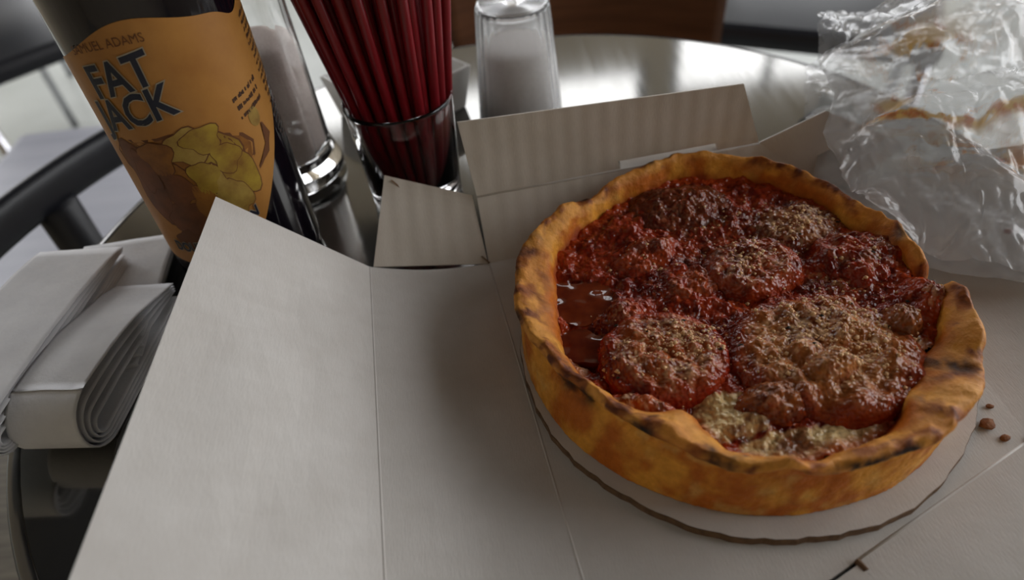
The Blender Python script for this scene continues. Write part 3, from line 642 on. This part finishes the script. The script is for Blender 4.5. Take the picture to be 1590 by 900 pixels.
# ------------------------------------------------------------------ glass of straws
GB = np.array([-.0475, .3320]); GH = .064
gl = thing('straw_tumbler', 'short clear glass tumbler holding the red straws', 'glass', (GB[0], GB[1], 0))
MB().lathe([(.0001, .0004), (.0240, .0004), (.0256, .003), (.0286, GH-.003), (.0291, GH-.001), (.0284, GH), (.0276, GH-.001), (.0272, GH-.004), (.0240, .010), (.020, .007), (.0001, .0068)], 72).build('tumbler_wall', M['glass'], gl, True)
pts = []
tries = 0
while len(pts) < 62 and tries < 60000:
    tries += 1
    x_, y_ = random.uniform(-1, 1), random.uniform(-1, 1)
    if x_*x_ + y_*y_ < 1 and all((x_-a)**2 + (y_-b)**2 > .040 for a, b in pts): pts.append((x_, y_))
smb = None
for k, (x_, y_) in enumerate(pts):
    b0 = Vector((x_*.0180 + .002, y_*.0160, .0085)); rimp = Vector((x_*.0205, y_*.0195, GH)); Ls = .185 + random.uniform(-.006, .006)
    tp = Vector((x_*.0365 - .002, y_*.026, .118)); d = (tp - b0); d.normalize()
    r0, r1, n = .0025, .0021, 12; m = MB()
    a = d.cross(Vector((0, 1, 0))).normalized(); b = d.cross(a); e = b0 + d*Ls
    ring = lambda c_, r: [c_ + (a*math.cos(2*math.pi*i/n) + b*math.sin(2*math.pi*i/n))*r for i in range(n)]
    v = ring(b0, r0) + ring(e, r0) + ring(e, r1) + ring(b0, r1); f = [(q*n+i, q*n+(i+1) % n, ((q+1) % 4)*n+(i+1) % n, ((q+1) % 4)*n+i) for q in range(4) for i in range(n)]
    m.add(v, f); o = m.build('drinking_straw', M['straw'], None, True, (GB[0], GB[1], 0))
    tag(o, 'dark red drinking straw standing in the glass tumbler', 'straw', 'red straws in the tumbler')

# ------------------------------------------------------------------ square white dish behind the straws
dsh = thing('square_dish', 'square white dish standing behind the red straws', 'dish', (-.060, .432, 0), math.radians(40))
s = .036; th = .003; hh = .030
m = MB()
out = [(-s, -s), (s, -s), (s, s), (-s, s)]; k_ = .86
V_ = [(x*k_, y*k_, 0) for x, y in out] + [(x, y, hh) for x, y in out] + [(x*(1-th/s), y*(1-th/s), hh) for x, y in out] + [(x*(k_-th/s), y*(k_-th/s), th) for x, y in out]
m.add(V_, [(3,2,1,0)] + [(i, (i+1) % 4, 4+(i+1) % 4, 4+i) for i in range(4)] + [(4+i, 4+(i+1) % 4, 8+(i+1) % 4, 8+i) for i in range(4)] + [(8+i, 8+(i+1) % 4, 12+(i+1) % 4, 12+i) for i in range(4)] + [(12, 13, 14, 15)])
bevel(m.build('dish_body', M['white'], dsh), .0012)

# ------------------------------------------------------------------ plastic shaker
cp = thing('plastic_shaker', 'ribbed translucent plastic shaker of white powder behind the cardboard flap', 'shaker', (.0195, .4075, 0))
fl = lambda a, z: 1 + .009*math.sin(26*a)
fros = NT('frosted_plastic'); b = fros.b; b.inputs['Base Color'].default_value = (.93, .94, .95, 1); b.inputs['Transmission Weight'].default_value = .92; b.inputs['Roughness'].default_value = .16; b.inputs['IOR'].default_value = 1.3
fros_n = fros.n('ShaderNodeTexNoise', Scale=90.0); fros_b = fros.n('ShaderNodeBump', Strength=.1, Distance=.0005); fros.l(fros_n.outputs['Fac'], fros_b.inputs['Height']); fros.l(fros_b.outputs['Normal'], b.inputs['Normal'])
MB().lathe([(.0275, .0005), (.0270, .004), (.0222, .072), (.0212, .0745), (.0202, .073), (.0206, .070), (.0256, .004), (.0260, .0005)], 156, fl, True).build('ribbed_cup', fros.m, cp, True)
MB().lathe([(.0001, .001), (.0252, .001), (.0216, .048), (.016, .050), (.0001, .0495)], 60).build('powder', mat('white_powder', (238, 233, 228), .9, col2=(224, 218, 212), nscale=500), cp, True)
MB().lathe([(.0001, .0735), (.019, .0735), (.0209, .0745), (.0213, .0755), (.0195, .0765), (.004, .0760), (.0032, .0775), (.0001, .0778)], 48).build('lid', fros.m, cp, True)

# ------------------------------------------------------------------ napkins
def napkin(name, near, far, w, z0, h, label, seed, gap=.3):
    """a folded paper napkin: a flattened loop of sheet, its rounded fold at the near end"""
    near, far = np.array(near, float), np.array(far, float); d = far - near; Ln = np.linalg.norm(d); d /= Ln; s = np.array([d[1], -d[0]])
    V_, F_ = [], []
    for lay in range(4 if h > .01 else 1):                      # the sheet doubled on itself: loops nested in one another
        hh_ = h*(1 - .24*lay); zb = h*.06*lay; R_ = hh_/2; xo = h*.10*lay; nw = 18; th = .0009; v = []; f = []
        prof_n = [(xo + R_ + R_*math.cos(math.pi/2 + math.pi*k/14), R_ + R_*math.sin(math.pi/2 + math.pi*k/14)) for k in range(15)]
        up = [(xo + (Ln-xo)*t, hh_ - (hh_*.55)*t**2.5 + .0015*math.sin(t*5+seed)*(1-t)*(t-.1)) for t in np.linspace(1, .14, 16)]; lo = [(xo + (Ln-xo)*t, .0) for t in np.linspace(.14, 1, 16)]
        path = up + prof_n + lo; nn = len(path)
        for k in (0, 1):
            for i, (x_, z_) in enumerate(path):
                q0, q1 = path[max(i-1, 0)], path[min(i+1, nn-1)]; t = np.array([q1[0]-q0[0], q1[1]-q0[1]]); t /= (np.linalg.norm(t) + 1e-9); nr = np.array([t[1], -t[0]])
                us = (np.arange(nw+1)/nw - .5)*w*(1 - .02*lay); wob = .0009*fbm(np.full(nw+1, x_*60+seed*7), us*60, seed, 1, 3)*(1 if i < 22 and lay == 0 else 0)
                for j in range(nw+1):
                    p = near + d*(x_ + nr[0]*th*k) + s*us[j]; v.append((p[0], p[1], z0 + zb + z_ + nr[1]*th*k*.5 + wob[j] + .0006))
        n = nw+1; N = nn*n
        for i in range(nn-1):
            for j in range(nw): a = i*n+j; f += [(a, a+1, a+n+1, a+n), (N+a, N+a+n, N+a+n+1, N+a+1)]
        for i in range(nn-1): f += [(i*n, (i+1)*n, N+(i+1)*n, N+i*n), (i*n+nw, N+i*n+nw, N+(i+1)*n+nw, (i+1)*n+nw)]
        for j in range(nw): f += [(j, N+j, N+j+1, j+1), ((nn-1)*n+j, (nn-1)*n+j+1, N+(nn-1)*n+j+1, N+(nn-1)*n+j)]
        k0 = len(V_); V_ += v; F_ += [tuple(i_ + k0 for i_ in q) for q in f]
    v, f = V_, F_
    o = mesh_obj(name, v, f, M['paper'], None, True); return tag(o, label, 'napkin', 'paper napkins beside the bottle')
for k in range(5):
    napkin('paper_napkin', (-.199+.001*k, .206+.004*k), (-.209+.002*k, .316-.003*k), .050, .0001+.0026*k, .0018, ('lowest', 'second lowest', 'middle', 'second highest', 'highest')[k] + ' of the thin flat napkins under the folded pair', k+1.)
napkin('paper_napkin', (-.190, .172), (-.180, .262), .030, .0005, .0290, 'folded white napkin with a round looped end, nearest the box flap', 7.)
napkin('paper_napkin', (-.226, .166), (-.216, .286), .044, .0140, .0180, 'wide folded white napkin on top at the left edge', 9.)

# ------------------------------------------------------------------ plastic bag
def film(name):
    t = NT(name); t.t.nodes.remove(t.b); out = t.t.nodes['Material Output']
    tr_ = t.n('ShaderNodeBsdfTransparent'); gs = t.n('ShaderNodeBsdfGlossy', Roughness=.16); df = t.n('ShaderNodeBsdfTranslucent'); d2 = t.n('ShaderNodeBsdfDiffuse')
    at = t.n('ShaderNodeVertexColor', layer_name='Col')
    t.l(at.outputs['Color'], df.inputs['Color']); t.l(at.outputs['Color'], d2.inputs['Color'])
    tc = t.n('ShaderNodeTexCoord'); nz = t.n('ShaderNodeTexNoise', Scale=55.0, Detail=3.0); t.l(tc.outputs['Object'], nz.inputs['Vector'])
    bp = t.n('ShaderNodeBump', Strength=.35, Distance=.004); t.l(nz.outputs['Fac'], bp.inputs['Height']); t.l(bp.outputs['Normal'], gs.inputs['Normal'])
    ms = t.n('ShaderNodeMixShader', Fac=.5); t.l(df.outputs[0], ms.inputs[1]); t.l(d2.outputs[0], ms.inputs[2])
    m1 = t.n('ShaderNodeMixShader'); t.l(at.outputs['Alpha'], m1.inputs[0]); t.l(tr_.outputs[0], m1.inputs[1]); t.l(ms.outputs[0], m1.inputs[2])
    lw = t.n('ShaderNodeFresnel', IOR=1.6); t.l(bp.outputs['Normal'], lw.inputs['Normal'])
    ad = t.n('ShaderNodeMath', operation='MULTIPLY_ADD', use_clamp=True); t.l(lw.outputs[0], ad.inputs[0]); ad.inputs[1].default_value = .75; ad.inputs[2].default_value = .01
    m2 = t.n('ShaderNodeMixShader'); t.l(ad.outputs[0], m2.inputs[0]); t.l(m1.outputs[0], m2.inputs[1]); t.l(gs.outputs[0], m2.inputs[2])
    t.l(m2.outputs[0], out.inputs['Surface']); return t.m
M['film'] = film('clear_plastic_film')
# control net, rows from the front hem to the far top: (photo x, photo y, height)
NET = [[(1372, 345, .030), (1420, 385, .022), (1500, 408, .020), (1590, 425, .018), (1720, 440, .016)],
       [(1312, 290, .034), (1390, 300, .034), (1480, 310, .034), (1590, 320, .032), (1740, 330, .022)],
       [(1284, 220, .042), (1370, 225, .046), (1470, 225, .050), (1590, 225, .046), (1750, 220, .028)],
       [(1286, 140, .050), (1370, 140, .058), (1470, 135, .062), (1590, 130, .060), (1760, 120, .036)],
       [(1262, 40, .060), (1330, 50, .066), (1450, 0, .076), (1590, -30, .078), (1770, -40, .050)],
       [(1300, 18, .040), (1360, 20, .040), (1470, -40, .050), (1600, -80, .050), (1780, -90, .030)]]
net = np.array([[P(*q) for q in r] for r in NET])
def crint(arr, t, axis):
    n = arr.shape[axis]-1; s = t*n; j = min(int(s), n-1); u = s-j; g_ = lambda k: np.take(arr, min(max(k, 0), n), axis)
    p0, p1, p2, p3 = g_(j-1), g_(j), g_(j+1), g_(j+2)
    return .5*((2*p1) + (-p0+p2)*u + (2*p0-5*p1+4*p2-p3)*u*u + (-p0+3*p1-3*p2+p3)*u**3)
def ridged(x, y, z, f): return np.abs(fbm(x, y, z, f, 1)) + .5*np.abs(fbm(x, y, z+7, f*2.1, 1)) + .22*np.abs(fbm(x, y, z+3, f*4.3, 1))
NB = 150
def bag_sheet(lift, seed, amp):
    g_ = np.zeros((NB, NB, 3))
    rows = [crint(net, j/(NB-1), 0) for j in range(NB)]
    for j in range(NB):
        for i in range(NB): g_[j, i] = crint(rows[j], i/(NB-1), 0)
    X, Y = g_[..., 0]*1000, g_[..., 1]*1000
    n = ridged(X, Y, seed, .022); n2 = ridged(X+300, Y, seed+2, .03); n3 = fbm(X, Y, seed+4, .02, 2)
    g_[..., 2] = g_[..., 2]*lift + amp*(n - .4) + .004*n3 + .16*amp*ridged(X, Y+90, seed+6, .11)
    g_[..., 0] += .5*amp*(n2 - .4); g_[..., 1] += .4*amp*(n - n2)
    g_[..., 2] = np.maximum(g_[..., 2], .0145 if lift > .5 else .0135)
    return g_
def bag_mesh(name, g_, stain, parent):
    X, Y = g_[..., 0]*1000, g_[..., 1]*1000; UU, VV = np.meshgrid(np.linspace(0, 1, NB), np.linspace(0, 1, NB))
    col = np.zeros((NB, NB, 3)) + C3((246, 247, 250)); al = np.zeros((NB, NB)) + .27 + .14*sstep(.3, .6, fbm(X, Y, 2., .05, 3)*.5+.5)
    if stain:
        s1 = fbm(UU*5, VV*26, 3., 1, 4)*.5+.5; s2 = fbm(X, Y, 9., .25, 4)*.5+.5
        band = np.exp(-((VV-.50)/.035)**2)*sstep(.12, .25, UU) + np.exp(-((VV-.66)/.10)**2)*np.exp(-((UU-.42)/.2)**2) + .7*np.exp(-((VV-.36)/.09)**2)*sstep(.15, .5, UU)
        k = np.clip(band*sstep(.44, .56, s1*.7+s2*.3), 0, 1)
        k = np.maximum(k, .9*np.exp(-(((UU-.28)/.09)**2 + ((VV-.55)/.035)**2)**2))
        col = mixc(col, C3((240, 190, 96)), k); col = mixc(col, C3((214, 122, 36)), k*sstep(.52, .66, s2))
        rd = np.exp(-(((UU-.66)/.022)**2 + ((VV-.38)/.012)**2)**2); col = mixc(col, C3((140, 40, 18)), rd); al = np.maximum(np.maximum(al, k*.85), rd*.95)
    f = [(j*NB+i, j*NB+i+1, (j+1)*NB+i+1, (j+1)*NB+i) for j in range(NB-1) for i in range(NB-1)]
    o = mesh_obj(name, g_.reshape(-1, 3), f, M['film'], parent, True)
    ca = o.data.color_attributes.new('Col', 'FLOAT_COLOR', 'POINT'); ca.data.foreach_set('color', np.concatenate([col, al[..., None]], 2).reshape(-1, 4).ravel()); return o
bg_ = thing('plastic_bag', 'crumpled clear plastic bag smeared with orange grease, right of the pizza', 'bag')
bag_mesh('front_film', bag_sheet(1.0, 5., .011), True, bg_)
bag_mesh('back_film', bag_sheet(.42, 11., .007), False, bg_)
